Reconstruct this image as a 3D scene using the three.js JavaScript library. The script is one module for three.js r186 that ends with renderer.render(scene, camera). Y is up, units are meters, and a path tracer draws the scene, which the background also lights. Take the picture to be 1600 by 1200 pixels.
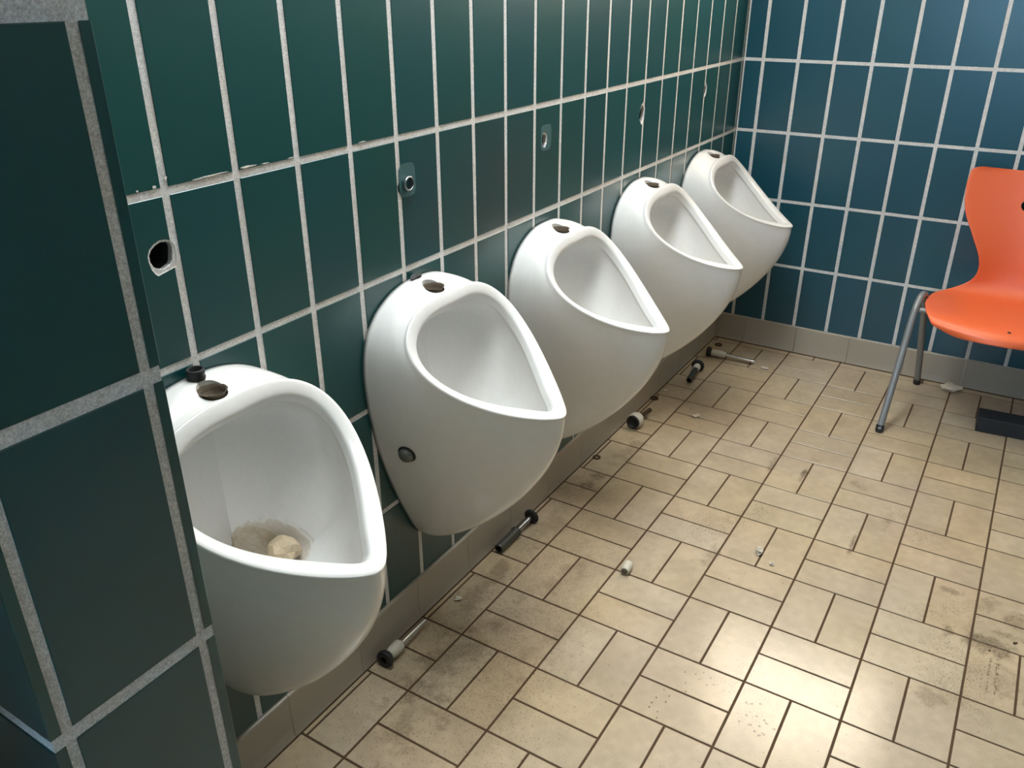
import * as THREE from 'three';
import { RoundedBoxGeometry } from 'three/addons/geometries/RoundedBoxGeometry.js';
import { RectAreaLightUniformsLib } from 'three/addons/lights/RectAreaLightUniformsLib.js';
import { mergeGeometries, mergeVertices, toCreasedNormals } from 'three/addons/utils/BufferGeometryUtils.js';
import { Brush, Evaluator, SUBTRACTION } from 'three-bvh-csg';

// ------------------------------------------------------------------ camera, light, exposure
const scene = new THREE.Scene();
const camera = new THREE.PerspectiveCamera(49.328, 4 / 3, 0.02, 60);
camera.position.set(-0.8097, 1.5181, 1.1266);
camera.up.set(0.3697, 0.9009, -0.2274);
camera.lookAt(-0.8097 + 0.7654, 1.5181 - 0.434, 1.1266 - 0.4751);
camera.updateMatrixWorld();

const renderer = new THREE.WebGLRenderer({ antialias: true });
renderer.toneMapping = THREE.LinearToneMapping;
renderer.toneMappingExposure = 1.0;
renderer.shadowMap.enabled = true;
RectAreaLightUniformsLib.init();

// daylight outside the windows (no direct sun)
scene.background = new THREE.Color(0.38, 0.68, 1.0);
scene.backgroundIntensity = 34;

const CEIL_LAMP = { x: 0.8, y: 2.55, z: 0.28, w: 0.36, l: 1.6, color: new THREE.Color(0.9, 0.965, 1.0), intensity: 25 };
const BACK_WINDOW = { y: 2.04, z: 0.64, w: 0.86, h: 0.74, color: new THREE.Color(1.0, 0.86, 0.70), intensity: 12 };

// ------------------------------------------------------------------ room measures (metres)
const XB = 2.8243;                 // back wall
const XR = -2.4;                   // wall behind the camera
const ZR = 2.35;                   // right wall
const YC = 2.62;                   // ceiling
const PV = 0.14, PH = 0.28;        // wall tile pitch
const YA = 1.229;                  // a horizontal joint
const GV = 0.014, GH = 0.0128;    // joint widths
const SKIRT = 0.122;
const TILE_T = 0.008;              // tiles stand on the grout bed, face at the wall plane

// ------------------------------------------------------------------ helpers
function rng(seed) { let s = seed >>> 0; return () => { s = (s + 0x6D2B79F5) >>> 0; let t = s; t = Math.imul(t ^ (t >>> 15), t | 1); t ^= t + Math.imul(t ^ (t >>> 7), t | 61); return ((t ^ (t >>> 14)) >>> 0) / 4294967296; }; }
const lerp = (a, b, t) => a + (b - a) * t;
const clamp = (v, a = 0, b = 1) => Math.min(b, Math.max(a, v));
const sstep = (a, b, v) => { const t = clamp((v - a) / (b - a)); return t * t * (3 - 2 * t); };
const V = (x, y, z) => new THREE.Vector3(x, y, z);
const counts = {};
function numbered(name) { const n = counts[name] = (counts[name] || 0) + 1; return n === 1 ? name : name + '_' + String(n - 1).padStart(3, '0'); }
function mesh(name, geo, mat, parent = scene) {
  const m = new THREE.Mesh(geo, mat); m.name = numbered(name); m.castShadow = m.receiveShadow = true; parent.add(m); return m;
}
function thing(name, label, category, pos = [0, 0, 0], group) {
  const g = new THREE.Group(); g.name = numbered(name); g.position.set(...pos); scene.add(g);
  g.userData = { label, category }; if (group) g.userData.group = group; return g;
}
function structure(name) { const g = new THREE.Group(); g.name = numbered(name); g.userData.kind = 'structure'; scene.add(g); return g; }
function box(x0, y0, z0, x1, y1, z1) { const g = new THREE.BoxGeometry(x1 - x0, y1 - y0, z1 - z0); g.translate((x0 + x1) / 2, (y0 + y1) / 2, (z0 + z1) / 2); return uvMetres(g, 4); }
// uv in world size (s repeats per metre) by the way each face looks
function uvMetres(g, s) { const p = g.attributes.position, n = g.attributes.normal, uv = g.attributes.uv; for (let i = 0; i < p.count; i++) { const ax = Math.abs(n.getX(i)), ay = Math.abs(n.getY(i)), az = Math.abs(n.getZ(i)); if (ax >= ay && ax >= az) uv.setXY(i, p.getZ(i) * s, p.getY(i) * s); else if (ay >= az) uv.setXY(i, p.getX(i) * s, p.getZ(i) * s); else uv.setXY(i, p.getX(i) * s, p.getY(i) * s); } return g; }
// hash noise on a lattice (tileable with period p)
function makeNoise(seed) {
  const r = rng(seed), N = 256, t = new Float32Array(N * N); for (let i = 0; i < N * N; i++) t[i] = r();
  return (x, y, p = 256) => {
    const xi = Math.floor(x), yi = Math.floor(y), fx = x - xi, fy = y - yi, u = fx * fx * (3 - 2 * fx), v = fy * fy * (3 - 2 * fy);
    const w = (a) => ((a % p) + p) % p, g = (a, b) => t[(w(b) & 255) * N + (w(a) & 255)];
    return lerp(lerp(g(xi, yi), g(xi + 1, yi), u), lerp(g(xi, yi + 1), g(xi + 1, yi + 1), u), v);
  };
}
const nz = makeNoise(7);
function dataTex(n, m, fn, srgb, repeat = true) {
  const d = new Uint8Array(n * m * 4);
  for (let j = 0; j < m; j++) for (let i = 0; i < n; i++) { const c = fn(i / n, j / m, i, j), k = (j * n + i) * 4; d[k] = clamp(c[0], 0, 255); d[k + 1] = clamp(c[1], 0, 255); d[k + 2] = clamp(c[2], 0, 255); d[k + 3] = 255; }
  const t = new THREE.DataTexture(d, n, m, THREE.RGBAFormat); t.magFilter = THREE.LinearFilter; t.minFilter = THREE.LinearMipmapLinearFilter; t.generateMipmaps = true;
  if (repeat) t.wrapS = t.wrapT = THREE.RepeatWrapping; if (srgb) t.colorSpace = THREE.SRGBColorSpace; t.needsUpdate = true; return t;
}
// ------------------------------------------------------------------ materials
const gr = rng(3);
const grainTex = dataTex(256, 256, (u, v) => { const a = gr() * 60 + nz(u * 64, v * 64, 64) * 70 + nz(u * 16, v * 16, 16) * 50 + 60; return [a, a, a]; });
const groutCol = (base, seed) => { const r = rng(seed); return dataTex(256, 256, (u, v) => { const k = 0.92 + 0.10 * (nz(u * 90, v * 90, 90) - 0.5) + 0.24 * (r() - 0.5) + 0.05 * (nz(u * 9, v * 9, 9) - 0.5), b = 1 + 0.025 * (nz(u * 5 + 40, v * 5, 5) - .5); return [base[0] * k * b, base[1] * k, base[2] * k / b]; }, true); };
const M = {};
M.grout = new THREE.MeshStandardMaterial({ map: groutCol([224, 221, 218], 5), roughness: 0.95, bumpMap: grainTex, bumpScale: 0.0008 });
M.floorGrout = new THREE.MeshStandardMaterial({ map: groutCol([86, 64, 42], 6), roughness: 0.95, bumpMap: grainTex, bumpScale: 0.0008 });
// very faint waviness of the glaze
const waveTex = dataTex(256, 256, (u, v) => { const a = 128 + 90 * (nz(u * 6, v * 6, 6) - 0.5) + 40 * (nz(u * 17, v * 17, 17) - 0.5); return [a, a, a]; });
const glaze = list => list.map(c =>
  new THREE.MeshPhysicalMaterial({ color: new THREE.Color().setRGB(c[0] / 255, c[1] / 255, c[2] / 255, THREE.SRGBColorSpace), roughness: 0.3, bumpMap: waveTex, bumpScale: 0.0006, clearcoat: 0.35, clearcoatRoughness: 0.34 }));
M.glaze = glaze([[10, 66, 66], [11, 68, 68], [10, 64, 65], [11, 66, 69], [10, 67, 65]]);
M.glazeBlueSheen = glaze([[19, 72, 87], [20, 74, 88], [19, 71, 85], [20, 73, 90]]);  // same tiles, with the bluish glow on the back wall mixed into their colour
M.chip = new THREE.MeshStandardMaterial({ map: groutCol([226, 222, 214], 11), roughness: 0.9, bumpMap: grainTex, bumpScale: 0.001 });
M.cavity = new THREE.MeshStandardMaterial({ color: 0x15171a, roughness: 1 });
M.skirt = [[168, 158, 142], [164, 155, 140], [171, 159, 143]].map(c => new THREE.MeshStandardMaterial({ color: new THREE.Color().setRGB(c[0] / 255, c[1] / 255, c[2] / 255, THREE.SRGBColorSpace), roughness: 0.38 }));
M.plaster = new THREE.MeshStandardMaterial({ color: 0xdad6cc, roughness: 0.95, bumpMap: grainTex, bumpScale: 0.0006 });
M.steel = new THREE.MeshStandardMaterial({ color: 0x9da2a6, metalness: 1, roughness: 0.32 });
M.chrome = new THREE.MeshStandardMaterial({ color: 0xd8d8d6, metalness: 1, roughness: 0.12 });
M.dullMetal = new THREE.MeshStandardMaterial({ color: 0x5c5d58, metalness: 0.7, roughness: 0.5 });
M.greyPaint = new THREE.MeshStandardMaterial({ color: 0x8b8d8e, metalness: 0.35, roughness: 0.4, bumpMap: grainTex, bumpScale: 0.0001 });
M.rubber = new THREE.MeshStandardMaterial({ color: 0x1c1d1f, roughness: 0.6 });
M.sleeve = new THREE.MeshStandardMaterial({ color: 0xc9c4b4, roughness: 0.45 });
M.brownRubber = new THREE.MeshStandardMaterial({ color: 0x42301f, roughness: 0.8 });
M.plaque = new THREE.MeshStandardMaterial({ map: groutCol([222, 214, 196], 15), roughness: 0.9, bumpMap: grainTex, bumpScale: 0.0015 });
M.residue = new THREE.MeshStandardMaterial({ color: 0x2c5557, roughness: 0.7, bumpMap: grainTex, bumpScale: 0.0006 });
M.paper = new THREE.MeshStandardMaterial({ map: groutCol([206, 187, 156], 16), roughness: 0.85 });
M.black = new THREE.MeshStandardMaterial({ color: 0x22262a, roughness: 0.55 });

// ------------------------------------------------------------------ tiles
// a tile whose face looks along +z, lower left corner at the origin: bevelled rim, sides; uv in metres (shifted)
function tileGeo(w, h, t, bev, ou = 0, ov = 0) {
  const P = [], U = [], q = (a, b, c, d) => { for (const p of [a, b, c, a, c, d]) { P.push(...p); U.push(p[0] + ou, p[1] + ov); } };
  const b = bev, f = [[b, b, 0], [w - b, b, 0], [w - b, h - b, 0], [b, h - b, 0]], e = [[0, 0, -b], [w, 0, -b], [w, h, -b], [0, h, -b]], k = [[0, 0, -t], [w, 0, -t], [w, h, -t], [0, h, -t]];
  q(f[0], f[1], f[2], f[3]);
  for (let i = 0; i < 4; i++) { const j = (i + 1) % 4; q(e[i], e[j], f[j], f[i]); q(k[i], k[j], e[j], e[i]); }
  const g = new THREE.BufferGeometry(); g.setAttribute('position', new THREE.Float32BufferAttribute(P, 3)); g.setAttribute('uv', new THREE.Float32BufferAttribute(U, 2)); g.computeVertexNormals(); return g;
}
const tileCache = {};
function tileOf(w, h, v) { const k = w.toFixed(4) + '_' + h.toFixed(4) + '_' + v; return tileCache[k] || (tileCache[k] = tileGeo(w, h, TILE_T + 0.002, 0.0008, v * 0.37, v * 0.61)); }
const tr = rng(42);
// rows of a tiled field: list of [y0, y1]
const ROWS = [];
for (let k = -2; k <= 3; k++) { let y0 = YA - k * PH - PH + GH / 2, y1 = YA - k * PH - GH / 2; if (y0 < SKIRT + 0.004) y0 = SKIRT + 0.002; if (y1 - y0 > 0.02) ROWS.push([y0, y1]); }

// irregular polygon
function blob(cx, cy, rx, ry, n, jit, seed) { const r = rng(seed), o = []; for (let i = 0; i < n; i++) { const a = i / n * Math.PI * 2, k = 1 + jit * (r() - 0.5) * 2; o.push([cx + Math.cos(a) * rx * k, cy + Math.sin(a) * ry * k]); } return o; }
function shapeOf(pts) { const s = new THREE.Shape(); pts.forEach((p, i) => i ? s.lineTo(p[0], p[1]) : s.moveTo(p[0], p[1])); s.closePath(); return s; }
const ev = new Evaluator(); ev.attributes = ['position', 'normal', 'uv']; ev.useGroups = false;
function cut(geo, cutters) {
  let a = new Brush(geo); a.updateMatrixWorld();
  for (const c of cutters) { const b = new Brush(c); b.updateMatrixWorld(); a = ev.evaluate(a, b, SUBTRACTION); }
  const g = a.geometry; g.clearGroups(); return g;
}
function prism(pts, z0, z1) { const g = new THREE.ExtrudeGeometry(shapeOf(pts), { depth: z1 - z0, bevelEnabled: false }); g.translate(0, 0, z0); return g; }
// sloping broken edge from the glaze down to an inner outline
function chipRing(outer, inner, zo, zi) {
  const n = outer.length, P = [], U = [];
  for (let i = 0; i < n; i++) { const j = (i + 1) % n, a = [...outer[i], zo], b = [...outer[j], zo], c = [...inner[j], zi], d = [...inner[i], zi], e = [...inner[j], zi - 0.006], f = [...inner[i], zi - 0.006];
    for (const p of [a, c, b, a, d, c, d, e, c, d, f, e]) { P.push(...p); U.push(p[0], p[1] + p[2]); } }
  const g = new THREE.BufferGeometry(); g.setAttribute('position', new THREE.Float32BufferAttribute(P, 3)); g.setAttribute('uv', new THREE.Float32BufferAttribute(U, 2)); g.computeVertexNormals(); return g;
}
// the five places where the flush pipes left the wall: outer outline (broken tile) and inner outline (dark hole)
const HOLES = [
  { outer: [[-0.0488, 1.1169], [-0.0515, 1.1291], [-0.0515, 1.1391], [-0.0468, 1.1485], [-0.0375, 1.1549], [-0.0265, 1.1585], [-0.0140, 1.1571], [-0.0055, 1.1528], [-0.0008, 1.1442], [0.0000, 1.1313], [-0.0023, 1.1183], [-0.0039, 1.1105], [-0.0156, 1.1083], [-0.0281, 1.1062], [-0.0390, 1.1040], [-0.0437, 1.1083]],
    inner: [[-0.0437, 1.1198], [-0.0481, 1.1288], [-0.0481, 1.1387], [-0.0431, 1.1464], [-0.0347, 1.1518], [-0.0248, 1.1549], [-0.0147, 1.1533], [-0.0072, 1.1503], [-0.0046, 1.1433], [-0.0064, 1.1311], [-0.0088, 1.1211], [-0.0125, 1.1162], [-0.0187, 1.1140], [-0.0265, 1.1112], [-0.0328, 1.1133], [-0.0390, 1.1162]] },
  { cx: 0.576, cy: 1.134, rx: 0.021, ry: 0.026, seed: 31, k: 0.9 },
  { cx: 1.171, cy: 1.140, rx: 0.014, ry: 0.021, seed: 33, k: 0.85 },
  { cx: 1.808, cy: 1.132, rx: 0.022, ry: 0.034, seed: 35, k: 0.8 },
  { cx: 2.386, cy: 1.150, rx: 0.016, ry: 0.026, seed: 37, k: 0.75 }];
for (const h of HOLES) if (!h.outer) { h.outer = blob(h.cx, h.cy, h.rx, h.ry, 14, 0.13, h.seed); const r = rng(h.seed + 1), cx = h.cx, cy = h.cy - 0.002; h.inner = h.outer.map(p => { const k = h.k + 0.14 * (r() - 0.5); return [cx + (p[0] - h.cx) * k, cy + (p[1] - h.cy) * k]; }); }
function bounds(p) { let a = 9, b = 9, c = -9, d = -9; for (const q of p) { a = Math.min(a, q[0]); c = Math.max(c, q[0]); b = Math.min(b, q[1]); d = Math.max(d, q[1]); } return [a, b, c, d]; }

// ---- left wall (urinal wall), plane z = 0
const wl = structure('wall_left');
{
  const bed = box(-2.4, 0, -0.012, XB + 0.06, YC, -0.0014);
  const g = cut(bed, HOLES.map(h => prism(h.inner, -0.05, 0.02)));
  mesh('grout_bed', g, M.grout, wl);
  mesh('masonry', cut(box(-2.5, -0.1, -0.25, XB + 0.25, YC + 0.1, -0.0121), HOLES.map(h => prism(h.inner, -0.13, 0.02))), M.cavity, wl);
  for (let i = -4; i <= 20; i++) {
    let x0 = i * PV + GV / 2, x1 = (i + 1) * PV - GV / 2;
    if (x0 < -0.438) x0 = -0.4375; if (x1 > XB - 0.006) x1 = XB - 0.006;
    if (x1 - x0 < 0.008) continue;
    for (const [y0, y1] of ROWS) {
      const v = Math.floor(tr() * 3), mi = Math.floor(tr() * M.glaze.length);
      let geo = tileOf(x1 - x0, y1 - y0, v);
      const cs = HOLES.filter(h => { const b = bounds(h.outer); return b[0] < x1 && b[2] > x0 && b[1] < y1 && b[3] > y0; });
      if (cs.length) geo = cut(geo, cs.map(h => prism(h.outer.map(p => [p[0] - x0, p[1] - y0]), -0.02, 0.02)));
      const t = mesh('tile', geo, M.glaze[mi], wl); t.position.set(x0, y0, 0);
      t.rotation.set((tr() - 0.5) * 0.004, (tr() - 0.5) * 0.004, 0);
    }
  }
  for (const h of HOLES) mesh('chipped_edge', chipRing(h.outer, h.inner, -0.0006, -0.0045), M.chip, wl);
  for (const [x, y, w, h, seed] of [[0.095, 1.2375, 0.030, 0.0011, 1], [0.062, 1.2365, 0.012, 0.0008, 2], [0.168, 1.2385, 0.014, 0.0015, 3], [0.205, 1.2375, 0.008, 0.0007, 4], [-0.018, 1.2385, 0.003, 0.0024, 5], [-0.048, 1.2380, 0.0016, 0.0014, 6], [0.265, 1.2372, 0.007, 0.0007, 7], [0.455, 1.2372, 0.010, 0.0007, 8], [0.004, 1.2480, 0.0022, 0.003, 9]])
    mesh('grout_smear', prism(blob(x, y, w, h, 16, 0.35, 200 + seed), -0.0004, 0.0007), M.chip, wl);
  mesh('painted_plaster', box(-2.4, 2.076, -0.003, XB, YC, 0.004), M.plaster, wl);
}
// ---- back wall, plane x = XB (faces -x)
const wb = structure('wall_back');
{
  mesh('grout_bed', box(XB + 0.0014, 0, -0.06, XB + 0.06, YC, ZR + 0.1), M.grout, wb);
  mesh('masonry', box(XB + 0.0605, -0.1, -0.25, XB + 0.25, YC + 0.1, ZR + 0.25), M.cavity, wb);
  const rot = new THREE.Euler(0, -Math.PI / 2, 0);
  for (let i = -1; i <= 16; i++) {
    let z0 = 0.0781 + (i) * PV * 1.0 + GV / 2, z1 = 0.0781 + (i + 1) * PV - GV / 2;
    if (z0 < 0.004) z0 = 0.004; if (z1 > ZR - 0.004) z1 = ZR - 0.004; if (z1 - z0 < 0.01) continue;
    for (const [y0, y1] of ROWS) {
      const t = mesh('tile', tileOf(z1 - z0, y1 - y0, Math.floor(tr() * 3)), M.glazeBlueSheen[Math.floor(tr() * M.glazeBlueSheen.length)], wb);
      t.rotation.copy(rot); t.rotation.y += (tr() - 0.5) * 0.002; t.position.set(XB, y0, z0);
    }
  }
  mesh('painted_plaster', box(XB - 0.004, 2.076, 0, XB + 0.004, YC, ZR), M.plaster, wb);
}
// ---- screen wall between the camera and the first urinal (end face towards +z)
const ws = structure('wall_partition');
{
  const ZP = 0.565, X0 = -0.600, X1 = -0.4385, rows = [];
  for (let k = -2; k <= 4; k++) rows.push([1.2345 - k * 0.2675 - 0.2675 + 0.007, 1.2345 - k * 0.2675 - 0.007]);
  mesh('grout_bed', box(X0 + 0.0014, 0, 0, X1 - 0.0014, YC, ZP - 0.0014), M.grout, ws);
  for (const [y0a, y1] of rows) {
    const y0 = Math.max(y0a, SKIRT + 0.002); if (y1 - y0 < 0.03) continue;
    const pick = () => M.glaze[Math.floor(tr() * M.glaze.length)];
    const e = mesh('tile', tileOf(0.123, y1 - y0, 0), pick(), ws); e.position.set(-0.5805, y0, ZP);
    // side faces: the outer tiles reach flush to the end face, their glazed edge shows
    let z1 = ZP - 0.0005;
    for (let k = 0; k < 5; k++) {
      const z0 = Math.max(ZP - (k + 1) * PV + GV, 0.012); if (z1 - z0 < 0.02) break;
      const a = mesh('tile', tileOf(z1 - z0, y1 - y0, 1), pick(), ws); a.rotation.y = Math.PI / 2; a.position.set(X1, y0, z1);
      const b = mesh('tile', tileOf(z1 - z0, y1 - y0, 2), pick(), ws); b.rotation.y = -Math.PI / 2; b.position.set(X0, y0, z0);
      z1 = z0 - GV;
    }
  }
}
{ // added unseen screen wall, keeps rear window light off the first partition
  const w2 = structure('wall_partition_2'), g = [];
  mesh('grout_bed', box(-1.36, 0, 0, -1.21, YC, 0.632), M.grout, w2);
  for (let k = 0; k < 5; k++) for (const [y0, y1] of ROWS) { const z0 = 0.625 - (k + 1) * PV + GV; if (z0 < 0) continue; const a = tileOf(PV - GV, y1 - y0, 1).clone(); a.rotateY(Math.PI / 2); a.translate(-1.207, y0, z0 + PV - GV); g.push(a); const b = tileOf(PV - GV, y1 - y0, 2).clone(); b.rotateY(-Math.PI / 2); b.translate(-1.363, y0, z0); g.push(b); if (!k) { const c = tileOf(PV - GV, y1 - y0, 0).clone(); c.translate(-1.348, y0, 0.635); g.push(c); } }
  mesh('tiles', mergeGeometries(g), M.glaze[2], w2).userData.kind = 'stuff';
}
// ---- floor: basket-weave of paired tiles
const fl = structure('floor');
const dirtTex = (() => {
  // 2.9 m x 2.4 m of floor in one map: tone of the fired clay, dark scuffs and grit where the photograph shows them
  const n = 2048, m = 2048, W = 3.4, H = 2.4, r = rng(77), d = new Float32Array(n * m);
  const spots = [], put = (x, z, k, sx, sz, a) => { for (let i = 0; i < k; i++) { const g = () => (r() + r() + r() - 1.5) * 1.2; const u = g() * sx, v = g() * sz, c = Math.cos(a), s = Math.sin(a); spots.push([x + u * c - v * s, z + u * s + v * c, 0.0005 + 0.0014 * r() * r() * r(), 0.15 + 0.6 * r()]); } };
  put(0.5, 0.10, 2600, 0.35, 0.09, 0); put(1.1, 0.12, 900, 0.35, 0.10, 0); put(1.32, 0.07, 900, 0.10, 0.05, 0); put(0.75, 0.25, 1800, 0.35, 0.14, 0.1); put(1.75, 0.15, 300, 0.3, 0.1, 0); put(0.4, 0.35, 900, 0.25, 0.15, 0);
  put(0.7, 0.2, 3000, 0.45, 0.13, 0); put(1.15, 0.16, 700, 0.35, 0.12, 0); put(0.45, 0.3, 2200, 0.3, 0.16, 0.1);
  put(1.33, 0.52, 900, 0.10, 0.06, 0.5); put(1.50, 0.62, 350, 0.05, 0.05, 0); put(1.7, 1.0, 220, 0.05, 0.03, 0.6); put(1.62, 1.08, 200, 0.05, 0.03, 0.6);
  put(1.27, 1.16, 380, 0.09, 0.025, 0.7); put(1.13, 1.20, 320, 0.05, 0.05, 0); put(1.07, 1.27, 600, 0.07, 0.06, 0.4); put(0.98, 1.24, 380, 0.09, 0.03, 2.2);
  put(0.67, 0.86, 200, 0.05, 0.03, 0.4); put(0.74, 0.79, 110, 0.05, 0.03, 0.2); put(0.80, 0.80, 80, 0.04, 0.03, 0); put(1.32, 1.24, 180, 0.06, 0.05, 0); put(1.0, 0.9, 700, 0.6, 0.6, 0); put(1.9, 0.7, 500, 0.6, 0.5, 0);
  for (const [x, z, rad, a] of spots) {
    const cx = (x + 0.55) / W * n, cz = z / H * m, R = rad / W * n + 0.6;
    for (let j = Math.floor(cz - R); j <= cz + R; j++) for (let i = Math.floor(cx - R); i <= cx + R; i++) if (i >= 0 && j >= 0 && i < n && j < m) { const q = Math.hypot(i - cx, j - cz); if (q < R) { const k = j * n + i; d[k] = Math.max(d[k], a * clamp(R - q)); } }
  }
  // dots and droplets, soiled patches with ragged grainy edges (x, z, half sizes, turn, strength)
  const dot = (x, z, rad, a) => spots.push([x, z, rad, a]);
  const patches = [[0.45, 0.16, 0.26, 0.085, 0.1, 0.42], [0.24, 0.19, 0.15, 0.09, 0, 0.36], [0.72, 0.08, 0.22, 0.055, 0, 0.40], [0.86, 0.25, 0.18, 0.07, 0.3, 0.26], [0.56, 0.33, 0.16, 0.07, 0.2, 0.22], [1.36, 0.09, 0.10, 0.035, 0, 0.5], [1.19, 0.565, 0.07, 0.05, 0.5, 0.32], [1.62, 0.11, 0.2, 0.05, 0, 0.28], [1.06, 0.10, 0.18, 0.06, 0, 0.25],
    [1.21, 1.29, 0.045, 0.085, 0, 0.55], [1.27, 1.33, 0.03, 0.07, 0, 0.45], [1.06, 1.33, 0.09, 0.06, 0, 0.45], [1.38, 1.28, 0.05, 0.04, 0.4, 0.35], [1.385, 1.19, 0.02, 0.05, 0, 0.45], [1.24, 1.25, 0.07, 0.02, 0, 0.5], [1.21, 1.21, 0.018, 0.018, 0, 0.5], [0.94, 1.20, 0.04, 0.05, 0, 0.3], [1.33, 1.36, 0.05, 0.06, 0, 0.4],
    [1.783, 0.686, 0.10, 0.012, 0, 0.75], [1.484, 0.911, 0.09, 0.010, 0, 0.6], [1.82, 0.578, 0.07, 0.018, 0, 0.45], [1.60, 0.98, 0.08, 0.02, 0, 0.35], [1.90, 0.705, 0.018, 0.045, 0, 0.32], [1.81, 0.85, 0.03, 0.035, 0, 0.3]];
  for (const [x, z] of [[0.633, 0.654], [0.601, 0.648], [0.581, 0.645], [0.566, 0.645], [0.621, 0.672], [0.6, 0.672], [0.563, 0.667], [0.545, 0.672], [0.708, 0.714], [0.726, 0.736], [0.713, 0.676], [0.71, 0.749], [0.735, 0.715], [0.72, 0.7], [0.70, 0.735], [0.655, 0.70], [0.68, 0.69]]) dot(x, z, 0.0016 + 0.0008 * r(), 0.7);
  for (const [x, z] of [[0.697, 0.832], [0.71, 0.861], [0.667, 0.884], [0.638, 0.861], [0.625, 0.874], [0.627, 0.895], [0.661, 0.889], [0.654, 0.911], [0.635, 0.836], [0.67, 0.865], [0.645, 0.88], [0.70, 0.845], [0.66, 0.845], [0.618, 0.885]]) { dot(x, z, 0.0024 + 0.001 * r(), 0.85); dot(x + 0.006 * (r() - 0.5), z + 0.010 * (r() - 0.5), 0.002, 0.7); }
  for (let q = 0; q < 34; q++) { dot(1.03 + 0.13 * r(), 1.305 + 0.004 * (r() - 0.5), 0.0016, 0.55); dot(1.03 + 0.14 * r(), 1.322 + 0.006 * (r() - 0.5), 0.002, 0.6); }
  dot(1.245, 1.352, 0.0055, 0.95); dot(1.249, 1.356, 0.004, 0.9); dot(1.183, 1.30, 0.0042, 0.85);
  for (const [x, z, rad, a] of spots.slice(-120)) { const cx = (x + 0.55) / W * n, cz = z / H * m, R = rad / W * n + 0.6; for (let j = Math.floor(cz - R); j <= cz + R; j++) for (let i = Math.floor(cx - R); i <= cx + R; i++) if (i >= 0 && j >= 0 && i < n && j < m) { const q = Math.hypot(i - cx, j - cz); if (q < R) { const k = j * n + i; d[k] = Math.max(d[k], a * clamp(R - q)); } } }
  for (const [x, z, rx, rz, an, al] of patches) {
    const c = Math.cos(an), sn = Math.sin(an), R = Math.max(rx, rz) * 1.5, px = v => (v + 0.55) / W * n, pz = v => v / H * m;
    for (let j = Math.max(0, Math.floor(pz(z - R))); j < Math.min(m, pz(z + R)); j++) for (let i = Math.max(0, Math.floor(px(x - R))); i < Math.min(n, px(x + R)); i++) {
      const dx = i / n * W - 0.55 - x, dz = j / m * H - z, e = Math.hypot((dx * c + dz * sn) / rx, (-dx * sn + dz * c) / rz); if (e > 1.5) continue;
      const X = i / n * W, Z = j / m * H, g = nz(X * 26, Z * 26) * 0.5 + nz(X * 80 + 5, Z * 80) * 0.3 + nz(X * 240, Z * 240 + 9) * 0.2, k = sstep(0.10, 0.95, 1 - e + (g - 0.5) * 1.9) * al * 0.85 * (0.15 + 1.15 * r() * (0.35 + g));
      const q = j * n + i; d[q] = Math.max(d[q], Math.min(k, 0.9));
    }
  }
  const t = dataTex(n, m, (u, v, i, j) => {
    const x = u * W, z = v * H, a = nz(x * 14, z * 14), b = nz(x * 60 + 9, z * 60), c = nz(x * 5 + 70, z * 5 + 20);
    let k = 0.95 + 0.07 * (a - 0.5) + 0.05 * (b - 0.5) + 0.05 * (r() - 0.5); const y = 0.03 * (c - 0.5);
    const s = d[j * n + i]; const D = [62, 52, 40];
    const base = [193 * k * (1 + y * 0.3), 176 * k, 150 * k * (1 - y * 2)];
    return base.map((q, h) => lerp(q, D[h], s));
  }, true);
  return t;
})();
const floorTone = [0xffffff, 0xfbf8f3, 0xfdf8f2, 0xf6f3ee, 0xf8f6f2];
M.floorTile = floorTone.map(c => new THREE.MeshPhysicalMaterial({ map: dirtTex, color: c, roughness: 0.2, bumpMap: waveTex, bumpScale: 0.0008 }));
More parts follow.
